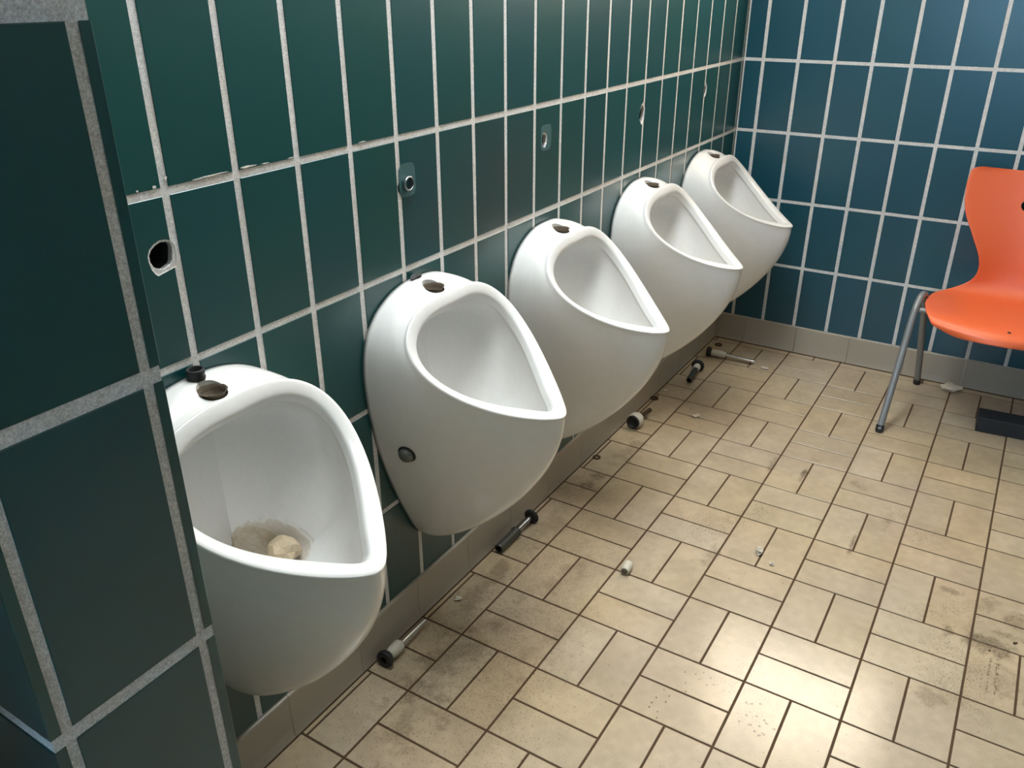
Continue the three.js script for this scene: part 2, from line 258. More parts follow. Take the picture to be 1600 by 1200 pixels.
{
  const m = 0.2236, x0 = 0.9825, z0 = 0.3615, J = 0.0055, rest = [], fr = rng(91);
  mesh('screed', box(XR, -0.12, 0, XB, -0.0014, ZR), M.floorGrout, fl);
  const frus = new THREE.Frustum().setFromProjectionMatrix(new THREE.Matrix4().multiplyMatrices(new THREE.PerspectiveCamera(51.5, 4 / 3, 0.02, 60).projectionMatrix, camera.matrixWorldInverse));
  function lay(xa, za, xb, zb) {
    xa = Math.max(xa, -2.395); xb = Math.min(xb, XB - 0.006); za = Math.max(za, 0.0135); zb = Math.min(zb, ZR - 0.005);
    if (xb - xa < 0.012 || zb - za < 0.008) return;
    const inP = xb > -0.6 && xa < -0.4385 && za < 0.565; if (inP) { if (xa < -0.4385 && xb > -0.43) xa = -0.43; else if (zb > 0.58) za = 0.572; else return; if (xb - xa < 0.012) return; }
    // built lying: local x -> world x, local y -> world -z, face up
    const w = xb - xa, h = zb - za, g = tileGeo(w, h, 0.008, 0.0007);
    const p = g.attributes.position, uv = g.attributes.uv;
    for (let i = 0; i < p.count; i++) uv.setXY(i, (xa + p.getX(i) + 0.55) / 3.4, (zb - p.getY(i)) / 2.4);
    g.rotateX(-Math.PI / 2);
    const cx = (xa + xb) / 2, cz = (za + zb) / 2, seen = frus.intersectsSphere(new THREE.Sphere(V(cx, 0, cz), 0.09)) && cx > -0.42;
    const tx = (fr() - 0.5) * 0.006, tz = (fr() - 0.5) * 0.006, k = Math.floor(fr() * 5);
    if (seen) { g.translate(-w / 2, 0, h / 2); const t = mesh('tile', g, M.floorTile[k], fl); t.position.set(cx, 0, cz); t.rotation.set(tx, 0, tz); }
    else { g.translate(xa, 0, zb); rest.push(g); }
  }
  for (let i = -9; i <= 16; i++) for (let j = -2; j <= 9; j++) {
    const xa = x0 - i * m, za = z0 + j * m, xb = xa + m, zb = za + m; // module [xa - m .. xa] is index i+1 along -x
    const split = ((i + j) % 2 + 2) % 2 === 1; // which way the pair lies
    if (split) { lay(xa + J / 2, za + J / 2, xa + m / 2 - J / 2, zb - J / 2); lay(xa + m / 2 + J / 2, za + J / 2, xb - J / 2, zb - J / 2); }
    else { lay(xa + J / 2, za + J / 2, xb - J / 2, za + m / 2 - J / 2); lay(xa + J / 2, za + m / 2 + J / 2, xb - J / 2, zb - J / 2); }
  }
  const s = mesh('tiles', mergeGeometries(rest), M.floorTile[0], fl); s.userData.kind = 'stuff';
}
// ---- skirting (cove tiles)
function coveTile(len, profile) { const s = shapeOf(profile); const g = new THREE.ExtrudeGeometry(s, { depth: len, bevelEnabled: false }); return g; }
{
  // profile: [out, up]
  const prof = [[-0.002, 0.003], [0.0125, 0.003], [0.0105, 0.012], [0.0085, 0.03], [0.0075, 0.06], [0.007, SKIRT - 0.004], [0.0055, SKIRT - 0.001], [0.003, SKIRT], [-0.002, SKIRT]];
  const bl = structure('baseboard_left'), bb = structure('baseboard_back'), bp = structure('baseboard_partition');
  const cr = rng(8);
  const L = 0.2285, gap = 0.0011;
  for (let x = XB - 0.011; x > -0.43; x -= L) { const x0 = Math.max(x - L + gap, -0.436), g = coveTile(x - x0, prof); g.rotateY(Math.PI / 2); g.scale(1, 1, -1); // out -> +z, length -> +x
    const idx = g.index; const p = g.attributes.position; g.computeVertexNormals();
    const t = mesh('tile', flip(g), M.skirt[Math.floor(cr() * 3)], bl); t.position.set(x0, 0, 0.0); }
  for (let z = 0.147 - L; z < ZR; z += L) { const za = Math.max(z, 0.009), zb = Math.min(z + L - 0.0018, ZR); const g = coveTile(zb - za, prof.map(p => [-p[0], p[1]]).reverse()); const t = mesh('tile', g, M.skirt[Math.floor(cr() * 3)], bb); t.position.set(XB, 0, za); }
  mesh('dark_joint', box(-0.436, -0.001, 0.002, XB - 0.003, 0.0035, 0.0145), M.floorGrout, bl);
  mesh('dark_joint', box(XB - 0.0155, -0.001, 0.004, XB - 0.002, 0.0035, ZR), M.floorGrout, bb);
  mesh('tile', box(-0.4385, 0.003, 0.012, -0.431, SKIRT, 0.573), M.skirt[0], bp); mesh('tile', box(-0.608, 0.003, 0.565, -0.431, SKIRT, 0.573), M.skirt[1], bp); mesh('tile', box(-0.608, 0.003, 0.012, -0.600, SKIRT, 0.573), M.skirt[2], bp);
}
function flip(g) { // mirrored geometry: turn the faces round
  g = g.index ? g.toNonIndexed() : g; for (const n of Object.keys(g.attributes)) { const a = g.attributes[n], s = a.itemSize; for (let i = 0; i < a.count; i += 3) for (let k = 0; k < s; k++) { const u = a.array[(i + 1) * s + k]; a.array[(i + 1) * s + k] = a.array[(i + 2) * s + k]; a.array[(i + 2) * s + k] = u; } }
  g.computeVertexNormals(); return g;
}
// ---- the rest of the room: ceiling, right wall with a door side, wall behind the camera with its window
{
  const wr = structure('wall_right'); mesh('grout_bed', box(XR - 0.2, -0.1, ZR, XB + 0.25, YC + 0.1, ZR + 0.2), M.grout, wr);
  const far = [], far2 = []; // tiled like the others, out of the picture
  for (let i = -17; i < 20; i++) for (const [y0, y1] of ROWS) { const g = tileOf(PV - GV, y1 - y0, 0).clone(); g.rotateY(Math.PI); g.translate(i * PV + PV, y0, ZR - 0.003); far.push(g); }
  mesh('tiles', mergeGeometries(far), M.glaze[0], wr).userData.kind = 'stuff';
  const ce = structure('ceiling'); mesh('plaster', box(XR - 0.2, YC, -0.25, XB + 0.25, YC + 0.2, ZR + 0.2), M.plaster, ce);
  const wq = structure('wall_rear'), a = [1.12, 2.2, 0.35, 1.0];
  mesh('plaster', mergeGeometries([box(XR - 0.2, -0.1, -0.25, XR, a[0], ZR + 0.2), box(XR - 0.2, a[1], -0.25, XR, YC + 0.1, ZR + 0.2), box(XR - 0.2, a[0], -0.25, XR, a[1], a[2]), box(XR - 0.2, a[0], a[3], XR, a[1], ZR + 0.2)]), M.plaster, wq);
  const wi = structure('window_1'), fm = new THREE.MeshStandardMaterial({ color: 0xe6e6e2, roughness: 0.5 }), zm = (a[2] + a[3]) / 2;
  mesh('frame', mergeGeometries([box(XR - 0.13, a[0], a[2], XR - 0.07, a[0] + 0.05, a[3]), box(XR - 0.13, a[1] - 0.05, a[2], XR - 0.07, a[1], a[3]), box(XR - 0.13, a[0], a[2], XR - 0.07, a[1], a[2] + 0.05), box(XR - 0.13, a[0], a[3] - 0.05, XR - 0.07, a[1], a[3]), box(XR - 0.13, a[0], zm - 0.025, XR - 0.07, a[1], zm + 0.025)]), fm, wi);
  for (let i = 0; i < 16; i++) for (const [y0, y1] of ROWS) { if (y1 > 1.1 && i >= 3 && i <= 12) continue; const g = tileOf(PV - GV, y1 - y0, 0).clone(); g.rotateY(Math.PI / 2); g.translate(XR + 0.003, y0, i * PV + PV + 0.03); far2.push(g); }
  mesh('tiles', mergeGeometries(far2), M.glaze[1], wq).userData.kind = 'stuff';
  mesh('pane', box(XR - 0.103, a[0] + 0.04, a[2] + 0.04, XR - 0.098, a[1] - 0.04, a[3] - 0.04), new THREE.MeshPhysicalMaterial({ color: 0xffffff, transmission: 1, thickness: 0, roughness: 0.02 }), wi);
  const pf = structure('floor_concrete'); mesh('slab', box(XR - 0.2, -0.3, -0.25, XB + 0.25, -0.121, ZR + 0.2), M.plaster, pf);
}
// ---- ceiling lamp and wall lamp (both above the frame)
{
  const c = CEIL_LAMP, t = thing('ceiling_lamp', 'wide white luminous panel on the ceiling above the urinals', 'lamp', [c.x, c.y, c.z]);
  const f = 0.02;
  mesh('housing', mergeGeometries([box(-c.l / 2 - f, 0.012, -c.w / 2 - f, c.l / 2 + f, YC - c.y, c.w / 2 + f), box(-c.l / 2 - f, 0, -c.w / 2 - f, c.l / 2 + f, 0.012, -c.w / 2), box(-c.l / 2 - f, 0, c.w / 2, c.l / 2 + f, 0.012, c.w / 2 + f)]), M.plaster, t);
  mesh('diffuser', box(-c.l / 2, 0.002, -c.w / 2, c.l / 2, 0.011, c.w / 2), new THREE.MeshStandardMaterial({ color: 0xffffff, emissive: c.color, emissiveIntensity: 2, roughness: 0.6 }), t);
  const l = new THREE.RectAreaLight(c.color, c.intensity, c.l, c.w); l.position.set(0, -0.004, 0); l.rotation.x = -Math.PI / 2; l.name = 'ceiling_light'; t.add(l);
}
{ // frosted daylight window high in the back wall
  const w = BACK_WINDOW, t = structure('window_2'), x = XB - 0.004, fm = new THREE.MeshStandardMaterial({ color: 0xdcdad4, roughness: 0.5 });
  const y0 = w.y - w.h / 2, y1 = w.y + w.h / 2, z0 = w.z - w.w / 2, z1 = w.z + w.w / 2, f = 0.045;
  mesh('frame', mergeGeometries([box(x - 0.03, y0 - f, z0 - f, x, y0, z1 + f), box(x - 0.03, y1, z0 - f, x, y1 + f, z1 + f), box(x - 0.03, y0, z0 - f, x, y1, z0), box(x - 0.03, y0, z1, x, y1, z1 + f)]), fm, t);
  mesh('frosted_pane', box(x - 0.010, y0, z0, x - 0.002, y1, z1), new THREE.MeshStandardMaterial({ color: 0xffffff, emissive: w.color, emissiveIntensity: 4, roughness: 0.6 }), t);
  const k = new THREE.RectAreaLight(w.color, w.intensity, w.w, w.h); k.name = 'window_light'; k.position.set(x - 0.014, w.y, w.z); k.lookAt(x - 5, w.y, w.z); scene.add(k);
}

// ------------------------------------------------------------------ urinals
const RIM = [0.1761, 0.041, -0.0076, 0.7804, 0.1205, 0.0114, -0.0048, 0.2183, -0.1569, 0.0222, 0.0072];
function rimPoint(t) {
  const c1 = Math.cos(t), c2 = Math.cos(2 * t), c3 = Math.cos(3 * t), R = RIM;
  const a = Math.acos(c1) * 57.3, lift = 0.005 * Math.exp(-Math.pow((a - 25) / 25, 2));
  return V(R[0] * Math.sin(t) + R[1] * Math.sin(2 * t) + R[2] * Math.sin(3 * t), lift + R[3] + R[4] * c1 + R[5] * c2 + R[6] * c3, R[7] + R[8] * c1 + R[9] * c2 + R[10] * c3);
}
// where the body meets the wall: [degrees round the rim, half width, height]
const FOOT = [[0, 0, 0.923], [20, 0.05, 0.920], [38, 0.10, 0.904], [55, 0.147, 0.872], [72, 0.178, 0.822], [90, 0.1885, 0.755], [105, 0.184, 0.68], [120, 0.169, 0.59], [135, 0.143, 0.49], [148, 0.11, 0.40], [160, 0.078, 0.325], [168, 0.052, 0.275], [174, 0.03, 0.252], [180, 0, 0.246]];
function footPoint(deg) {
  const s = deg > 180 ? -1 : 1, d = deg > 180 ? 360 - deg : deg; let i = 0; while (i < FOOT.length - 2 && FOOT[i + 1][0] < d) i++;
  const P = k => { if (k < 0) { const q = FOOT[-k]; return [-q[0], -q[1], q[2]]; } if (k >= FOOT.length) { const q = FOOT[2 * FOOT.length - 2 - k]; return [360 - q[0], -q[1], q[2]]; } return FOOT[k]; };
  const p0 = P(i - 1), p1 = P(i), p2 = P(i + 1), p3 = P(i + 2), u = (d - p1[0]) / (p2[0] - p1[0]), h = p2[0] - p1[0];
  const val = k => { const m1 = (p2[k] - p0[k]) / (p2[0] - p0[0]) * h, m2 = (p3[k] - p1[k]) / (p3[0] - p1[0]) * h, u2 = u * u, u3 = u2 * u; return (2 * u3 - 3 * u2 + 1) * p1[k] + (u3 - 2 * u2 + u) * m1 + (-2 * u3 + 3 * u2) * p2[k] + (u3 - u2) * m2; };
  return V(s * val(1) * 1.035, val(2), 0);
}
function bez(a, b, c, d, t) { const s = 1 - t; return V(0, 0, 0).addScaledVector(a, s * s * s).addScaledVector(b, 3 * s * s * t).addScaledVector(c, 3 * s * t * t).addScaledVector(d, t * t * t); }
const UB = 0.246; // underside of the bowl
function urinalGeometry() {
  const NT = 120, NO = 30, NI = 26, rings = [], G = V(0, 0.775, 0.215), N = V(0, 0.764, 0.645);
  const rows = [];  // each row: NT points
  const A = [], H = [];
  for (let i = 0; i < NT; i++) {
    const t = i / NT * Math.PI * 2, R = rimPoint(t), inn = G.clone().sub(R).normalize(), wide = 1 + 0.35 * Math.max(0, Math.cos(t));
    const at = (a, b) => R.clone().addScaledVector(inn, a).addScaledVector(N, b);
    const ct = Math.cos(t), w = 0.030 + 0.006 * Math.exp(-Math.pow((Math.acos(ct) * 57.3 - 145) / 24, 2));
    A.push([at(0, -0.009), at(0.0002, -0.0045), at(0.0012, -0.0014), at(0.0036, -0.0002), at(0.3 * w, -0.0008), at(0.62 * w, -0.0032), at(w - 0.005, -0.0068), at(w - 0.002, -0.0085), at(w - 0.0002, -0.0115), at(w + 0.0004, -0.015), at(w + 0.0015, -0.027), at(w + 0.0008, -0.0295), at(w - 0.0045, -0.032), at(w - 0.006, -0.036)]);
  }
  // straight skirt on the wall, then the outer shell up to the rim
  rows.push(A.map((a, i) => footPoint(i / NT * 360))); rows.push(A.map((a, i) => footPoint(i / NT * 360).setZ(0.012)));
  for (let k = 0; k <= NO; k++) {
    const s = k / NO, row = [];
    for (let i = 0; i < NT; i++) {
      const t = i / NT * Math.PI * 2, g = (1 - Math.cos(t)) / 2, P = A[i][0], F = footPoint(i / NT * 360), sx = Math.sin(t);
      const d1 = V(0.12 * sx, -Math.pow(g, 1.2), -(1 - g) * 0.9 + 0.02 * g).normalize(), P1 = P.clone().addScaledVector(d1, 0.03 + 0.165 * Math.pow(g, 1.6));
      const P2 = F.clone().add(V(0.012 * sx * (1 - Math.abs(Math.cos(t))), -0.004 * g, 0.03 + 0.06 * Math.abs(sx) + 0.075 * Math.pow(g, 3)));
      row.push(bez(F.clone().setZ(0.024 * (1 - Math.abs(sx) * 0.3)), P2, P1, P, s));
    }
    rows.push(row);
  }
  for (let k = 1; k < 14; k++) rows.push(A.map(a => a[k]));
  const nBowl = rows.length;
  // bowl, closing on a crease along the back and the floor
  const spine = t => { const g = (1 - Math.cos(t)) / 2; return V(0, lerp(0.842, 0.548, Math.pow(Math.min(1, g / 0.55), 0.75)), 0.030 + 0.10 * Math.pow(g, 4)); };
  for (let k = 1; k <= NI; k++) {
    const s = k / NI, row = [];
    for (let i = 0; i < NT; i++) {
      const t = i / NT * Math.PI * 2, g = (1 - Math.cos(t)) / 2, P = A[i][13], S = spine(t), sx = Math.sin(t);
      const q = Math.min(1, g * 2), P1 = V(P.x + 0.006 * sx, P.y - 0.02 - (P.y - S.y - 0.02) * 0.95 * q, P.z - 0.02 - 0.03 * (1 - q)), P2 = V(P.x * 0.6, lerp(lerp(S.y, P.y, 0.3), S.y + 0.002, q), lerp(S.z, P.z, lerp(0.3, 0.5, q)) - 0.01);
      row.push(bez(P, P1, P2, S, s));
    }
    rows.push(row);
  }
  const P = [], U = [], I = [], nr = rows.length;
  rows.forEach((row, k) => { for (let i = 0; i <= NT; i++) { const p = row[i % NT]; P.push(p.x, p.y - UB, p.z); if (k < nBowl) U.push(i / NT, k / nBowl * 0.4); else U.push(p.x / 0.5 + 0.5, 0.45 + (p.y + 0.7 * p.z - 0.5)); } });
  const at = (k, i) => k * (NT + 1) + i;
  for (let k = 0; k < nr - 1; k++) for (let i = 0; i < NT; i++) I.push(at(k, i), at(k + 1, i + 1), at(k, i + 1), at(k, i), at(k + 1, i), at(k + 1, i + 1));
  // flat back on the wall
  const c = P.length / 3; P.push(0, 0.62 - UB, 0); U.push(0.5, 0); for (let i = 0; i < NT; i++) I.push(c, at(0, i), at(0, i + 1));
  const g = new THREE.BufferGeometry(); g.setAttribute('position', new THREE.Float32BufferAttribute(P, 3)); g.setAttribute('uv', new THREE.Float32BufferAttribute(U, 2)); g.setIndex(I); g.computeVertexNormals();
  // seam normals
  const nn = g.attributes.normal; for (let k = 0; k < nr; k++) { const a = at(k, 0), b = at(k, NT), v = V(nn.getX(a) + nn.getX(b), nn.getY(a) + nn.getY(b), nn.getZ(a) + nn.getZ(b)).normalize(); nn.setXYZ(a, v.x, v.y, v.z); nn.setXYZ(b, v.x, v.y, v.z); }
  return g;
}
// ceramic: white glaze, brownish lime deposit low in the bowl with a ragged edge
const ceramicTex = stained => dataTex(1024, 1024, (u, v) => {
  let k = 0; const x = (u - 0.5) * 0.5, h = v - 0.45 + 0.5;   // place in the bowl: across, and up the back / out over the floor
  if (stained && v > 0.45) {
    const n = nz(u * 110, v * 220, 256) * 0.5 + nz(u * 40 + 50, v * 80, 256) * 0.5;
    const ring = Math.hypot((x - 0.036) / 1.0, (h - 0.612) / 0.75) / 0.046, wash = Math.hypot((x - 0.075) / 1.7, (h - 0.625) / 0.8) / 0.042;
    k = Math.max(sstep(1.08, 0.94, ring + (n - 0.5) * 0.3) * 0.62, sstep(1.15, 0.8, wash + (n - 0.5) * 0.7) * 0.38) * (0.65 + 0.5 * n);
  }
  const f = 0.99 + 0.015 * (nz(u * 120, v * 120, 120) - 0.5);
  return [lerp(222 * f, 152, k), lerp(221 * f, 128, k), lerp(218 * f, 94, k)];
}, true, false);
const ceramic = stained => new THREE.MeshPhysicalMaterial({ map: ceramicTex(stained), roughness: 0.22, clearcoat: 0.3, clearcoatRoughness: 0.15 });
M.ceramic = ceramic(false); M.ceramicStained = ceramic(true);
const HOLE_Z = 0.0546, HOLE_X = -0.005;
const bodyGeo = (() => { const cyl = new THREE.CylinderGeometry(0.0245, 0.0245, 0.08, 40); cyl.translate(HOLE_X, 0.915 - UB + 0.008, HOLE_Z); return cut(urinalGeometry(), [cyl]); })();
const socketGeo = (() => { // dirty putty collar in the inlet, rough inside
  const r = rng(4), pts = [[0.0252, -0.0045], [0.0235, -0.005], [0.0215, -0.007], [0.0200, -0.013], [0.0185, -0.020], [0.010, -0.0235], [0.0001, -0.0245]].map(p => new THREE.Vector2(p[0], p[1]));
  const g = new THREE.LatheGeometry(pts, 36), p = g.attributes.position; for (let i = 0; i < p.count; i++) { const a = Math.atan2(p.getZ(i), p.getX(i)), k = 1 + 0.06 * (nz(5 + Math.cos(a) * 4, 9 + Math.sin(a) * 4 + p.getY(i) * 300) - 0.5); p.setXYZ(i, p.getX(i) * k, p.getY(i) * (1 + 0.2 * (nz(a * 3 + 20, p.getY(i) * 500 + 60) - 0.5)), p.getZ(i) * k); }
  g.computeVertexNormals(); return g;
})();
M.putty = new THREE.MeshStandardMaterial({ map: groutCol([104, 92, 76], 18), roughness: 0.95, bumpMap: grainTex, bumpScale: 0.002 });
const capGeo = new THREE.LatheGeometry([[0.0175, -0.012], [0.0175, 0.005], [0.016, 0.010], [0.011, 0.0145], [0.0, 0.0165]].map(p => new THREE.Vector2(p[0], p[1])), 28);
M.cap = new THREE.MeshStandardMaterial({ color: 0x5f655f, roughness: 0.35, metalness: 0.3 });
const urinal0 = thing('urinal', '', 'urinal', [0, UB, 0], 'white ceramic urinals along the left wall');
mesh('bowl', bodyGeo, M.ceramic, urinal0);
{ const s = mesh('inlet_socket', socketGeo, M.putty, urinal0); s.position.set(HOLE_X, 0.9165 - UB, HOLE_Z); s.userData.label = 'dirty open flush inlet'; }
const URINALS = [
  [-0.0144, 0.0008, 'foreground white urinal partly hidden by the dark screen wall, beige lump in its bowl'],
  [0.594, 0.0018, 'second white urinal from the screen wall, grey bolt cap low on its side'],
  [1.176, -0.0036, 'middle white urinal of the row of five along the green tiled wall'],
  [1.801, 0.0009, 'fourth white urinal from the screen wall, small dark chip below its top hole'],
  [2.401, 0.001, 'farthest white urinal beside the back wall corner']];
URINALS.forEach(([x, dy, label], i) => {
  const u = i ? urinal0.clone() : urinal0;
  if (i) { u.name = numbered('urinal'); scene.add(u); u.userData = { ...urinal0.userData }; }
  u.userData.label = label; u.position.set(x, UB + dy, 0);
  if (i === 1) {
    const n = V(-0.96, -0.26, 0.13).normalize(), q = new THREE.Quaternion().setFromUnitVectors(V(0, 1, 0), n);
    const c = mesh('bolt_cap', capGeo, M.cap, u); c.position.set(-0.1689, 0.5778 - UB - dy, 0.087).addScaledVector(n, 0.001); c.quaternion.copy(q); c.userData.label = 'grey domed bolt cap';
    const w = mesh('shade_ring', new THREE.TorusGeometry(0.0185, 0.0035, 10, 32), M.rubber, c); w.rotation.x = Math.PI / 2; w.scale.set(1, 1, 0.6);  // dark ring drawn in place of the shade around the recessed cap
  }
  if (i === 3) { const c = mesh('chip', new THREE.CylinderGeometry(0.004, 0.004, 0.0012, 9), M.putty, u); c.position.set(-0.012, 0.9085 - UB, 0.083); c.userData.label = 'dark chip in the glaze'; }
});
urinal0.children[0].material = M.ceramicStained;
// ------------------------------------------------------------------ remains of the plumbing
function lathe(pts, mat, name, parent, seg = 28) { return mesh(name, new THREE.LatheGeometry(pts.map(p => new THREE.Vector2(p[0], p[1])), seg), mat, parent); }
{ // putty and rubber collar on the first urinal
  const t = thing('rubber_collar', 'black rubber pipe collar on the first urinal behind its hole', 'pipe collar', [-0.0185, 0.9235, 0.0185]);
  lathe([[0.0115, 0.0], [0.0148, 0.0], [0.0152, 0.004], [0.0135, 0.007], [0.0152, 0.011], [0.0145, 0.0165], [0.0135, 0.018], [0.0115, 0.018], [0.0108, 0.012], [0.0112, 0.0]], M.rubber, 'ring', t);
}
{ const m = mesh('rubber_scrap', crumb(171, [0.018, 0.006, 0.007]), M.rubber); m.position.set(0.585, 0.922, 0.012); m.userData = { label: 'torn black rubber scrap on top of the second urinal behind its hole', category: 'rubber scrap' }; }
{ // pipe stub and residue at the second outlet
  const t = thing('pipe_stub', 'short threaded steel pipe stub in the broken tile above the second urinal', 'pipe', [0.582, 1.134, 0]);
  const p = lathe([[0.0145, -0.05], [0.0145, 0.004], [0.0155, 0.006], [0.0155, 0.010], [0.0135, 0.0115], [0.0118, 0.010], [0.0115, -0.03], [0.0, -0.031]], M.steel, 'pipe', t); p.rotation.x = Math.PI / 2;
}
{
  const plate = (w, h, seed) => { const pts = blob(0, 0, w, h, 20, 0.03, seed).map(([x, y]) => { const k = Math.pow(Math.pow(Math.abs(x / w), 5) + Math.pow(Math.abs(y / h), 5), -1 / 5) * 0.98; return [x * k, y * k]; }); return pts; };
  const mk = (cx, cy, w, h, hole, label, seed) => {
    const s = shapeOf(plate(w, h, seed)); s.holes.push(new THREE.Path(hole.map(p => new THREE.Vector2(p[0] - cx, p[1] - cy))));
    const g = new THREE.ExtrudeGeometry(s, { depth: 0.0007, bevelEnabled: false });
    const m = mesh('sealant_patch', g, M.residue, scene); m.position.set(cx, cy, -0.0001); m.userData = { label, category: 'sealant residue' }; return m;
  };
  const grow = (h, k) => { const b = bounds(h), cx = (b[0] + b[2]) / 2, cy = (b[1] + b[3]) / 2; return h.map(p => [cx + (p[0] - cx) * k, cy + (p[1] - cy) * k]); };
  mk(0.5865, 1.140, 0.028, 0.036, grow(HOLES[1].outer, 1.02).map(p => [Math.max(p[0], 0.5575), p[1]]), 'pale sealant patch around the steel pipe stub', 61);
  mk(1.178, 1.144, 0.029, 0.034, grow(HOLES[2].outer, 1.03), 'pale rectangular sealant patch around the wall hole above the middle urinal', 62);
}
// loose flush-pipe connectors on the floor
function connector(label, x, z, yaw, o) {
  const t = thing('pipe_connector', label, 'pipe connector', [x, o.y || 0.021, z], 'loose pipe connectors on the floor along the urinal wall');
  t.rotation.set(0, yaw, o.tilt || 0, 'YXZ');
  const ax = (m) => { m.rotation.z = -Math.PI / 2; return m; }; // lathe axis -> local +x
  ax(lathe(o.seal || [[0.009, -0.006], [0.021, -0.006], [0.0225, -0.002], [0.0225, 0.004], [0.020, 0.009], [0.012, 0.016], [0.009, 0.016], [0.009, -0.006]], M.rubber, 'rubber_seal', t));
  if (o.sleeve) ax(lathe(o.sleeve, o.sleeveMat || M.sleeve, 'sleeve', t));
  ax(lathe(o.tube, o.mat, 'pipe', t));
  return t;
}
const tube = (a, b, r) => [[r * 0.75, a], [r, a], [r, b - 0.001], [r * 0.93, b], [r * 0.78, b], [r * 0.75, b - 0.012], [r * 0.75, a]];
connector('short chrome pipe with white sleeve and black seal, under the foreground urinal', 0.345, 0.042, 0.02, { y: 0.0225, tilt: -0.03, sleeve: [[0.009, 0.018], [0.0125, 0.020], [0.0155, 0.030], [0.016, 0.056], [0.0135, 0.062], [0.009, 0.062]], tube: [...tube(0.0, 0.125, 0.0098), ...tube(0.105, 0.165, 0.0075)], mat: M.chrome });
connector('dull grey pipe with wide black seal lying below the second urinal', 1.055, 0.040, Math.PI - 0.02, { y: 0.0235, tilt: -0.04, seal: [[0.008, -0.004], [0.0225, -0.004], [0.0245, -0.001], [0.0245, 0.003], [0.020, 0.007], [0.009, 0.009], [0.008, -0.004]], sleeve: [[0.008, 0.085], [0.0165, 0.086], [0.0165, 0.094], [0.0135, 0.096], [0.0135, 0.178], [0.0145, 0.184], [0.0105, 0.186], [0.0095, 0.15], [0.008, 0.085]], sleeveMat: M.dullMetal, tube: tube(0.0, 0.1, 0.0082), mat: M.steel });
connector('thick white socket with black rubber mouth, lying below the middle urinal', 1.775, 0.055, -0.09, { y: 0.0285, tilt: -0.03, seal: [[0.0, 0.008], [0.019, 0.006], [0.021, -0.004], [0.0245, -0.005], [0.0255, 0.0], [0.0255, 0.012], [0.0, 0.014]], sleeve: [[0.0256, 0.004], [0.0285, 0.006], [0.0285, 0.032], [0.022, 0.044], [0.011, 0.047], [0.009, 0.04]], tube: tube(0.04, 0.135, 0.0085), mat: M.brownRubber });
connector('grey ribbed pipe with white ring in a black seal, near the back corner', 2.40, 0.078, Math.PI + 0.12, { y: 0.026, tilt: -0.03, seal: [[0.011, -0.006], [0.024, -0.006], [0.027, -0.001], [0.027, 0.006], [0.022, 0.011], [0.012, 0.012], [0.011, -0.006]], sleeve: [[0.0095, -0.003], [0.0145, 0.012], [0.0155, 0.026], [0.0135, 0.045], [0.010, 0.046]], tube: [...[0, 1, 2, 3, 4, 5, 6, 7].flatMap(i => [[0.0112, 0.045 + i * 0.014], [0.0125, 0.050 + i * 0.014], [0.0125, 0.055 + i * 0.014]]), [0.0085, 0.158], [0.0085, 0.045]], mat: M.dullMetal });
connector('long chrome pipe pointing into the room, with white sleeve and black seal', 2.575, 0.062, -Math.PI / 2 + 0.06, { y: 0.023, tilt: -0.04, sleeve: [[0.009, 0.012], [0.0145, 0.016], [0.0155, 0.060], [0.012, 0.078], [0.009, 0.080]], tube: tube(0.02, 0.205, 0.0088), mat: M.chrome });
// small rubber washers
function washer(label, x, z, r, mat, tilt = 0) { const m = mesh('washer', new THREE.TorusGeometry(r, r * 0.36, 10, 26), mat); m.scale.set(1, 1, 0.7); m.rotation.set(-Math.PI / 2 + tilt, 0, 0); m.position.set(x, r * 0.26, z); m.userData = { label, category: 'washer', group: 'small washers on the floor' }; return m; }
washer('dark brown washer on the floor joint below the middle urinal', 1.514, 0.036, 0.0105, M.brownRubber);
washer('brown washer against the skirting beyond the white socket', 2.052, 0.026, 0.0125, M.brownRubber, 0.12);
washer('dark washer in the far floor corner', 2.72, 0.06, 0.0125, M.brownRubber);
{ // white plug
  const t = thing('wall_plug', 'cream plastic plug lying on its side on the floor tiles', 'plug', [0.992, 0.0145, 0.392]);
  t.rotation.set(0, 0.12, 0);
  lathe([[0, -0.022], [0.0115, -0.0215], [0.0125, -0.020], [0.0145, 0.008], [0.0135, 0.016], [0.009, 0.0205], [0, 0.0215]], M.sleeve, 'body', t).rotation.z = -Math.PI / 2;
  const e = lathe([[0.0, -0.0228], [0.0085, -0.0228], [0.0095, -0.0222], [0.0095, -0.021], [0, -0.021]], M.putty, 'open_end', t); e.rotation.z = -Math.PI / 2;
}
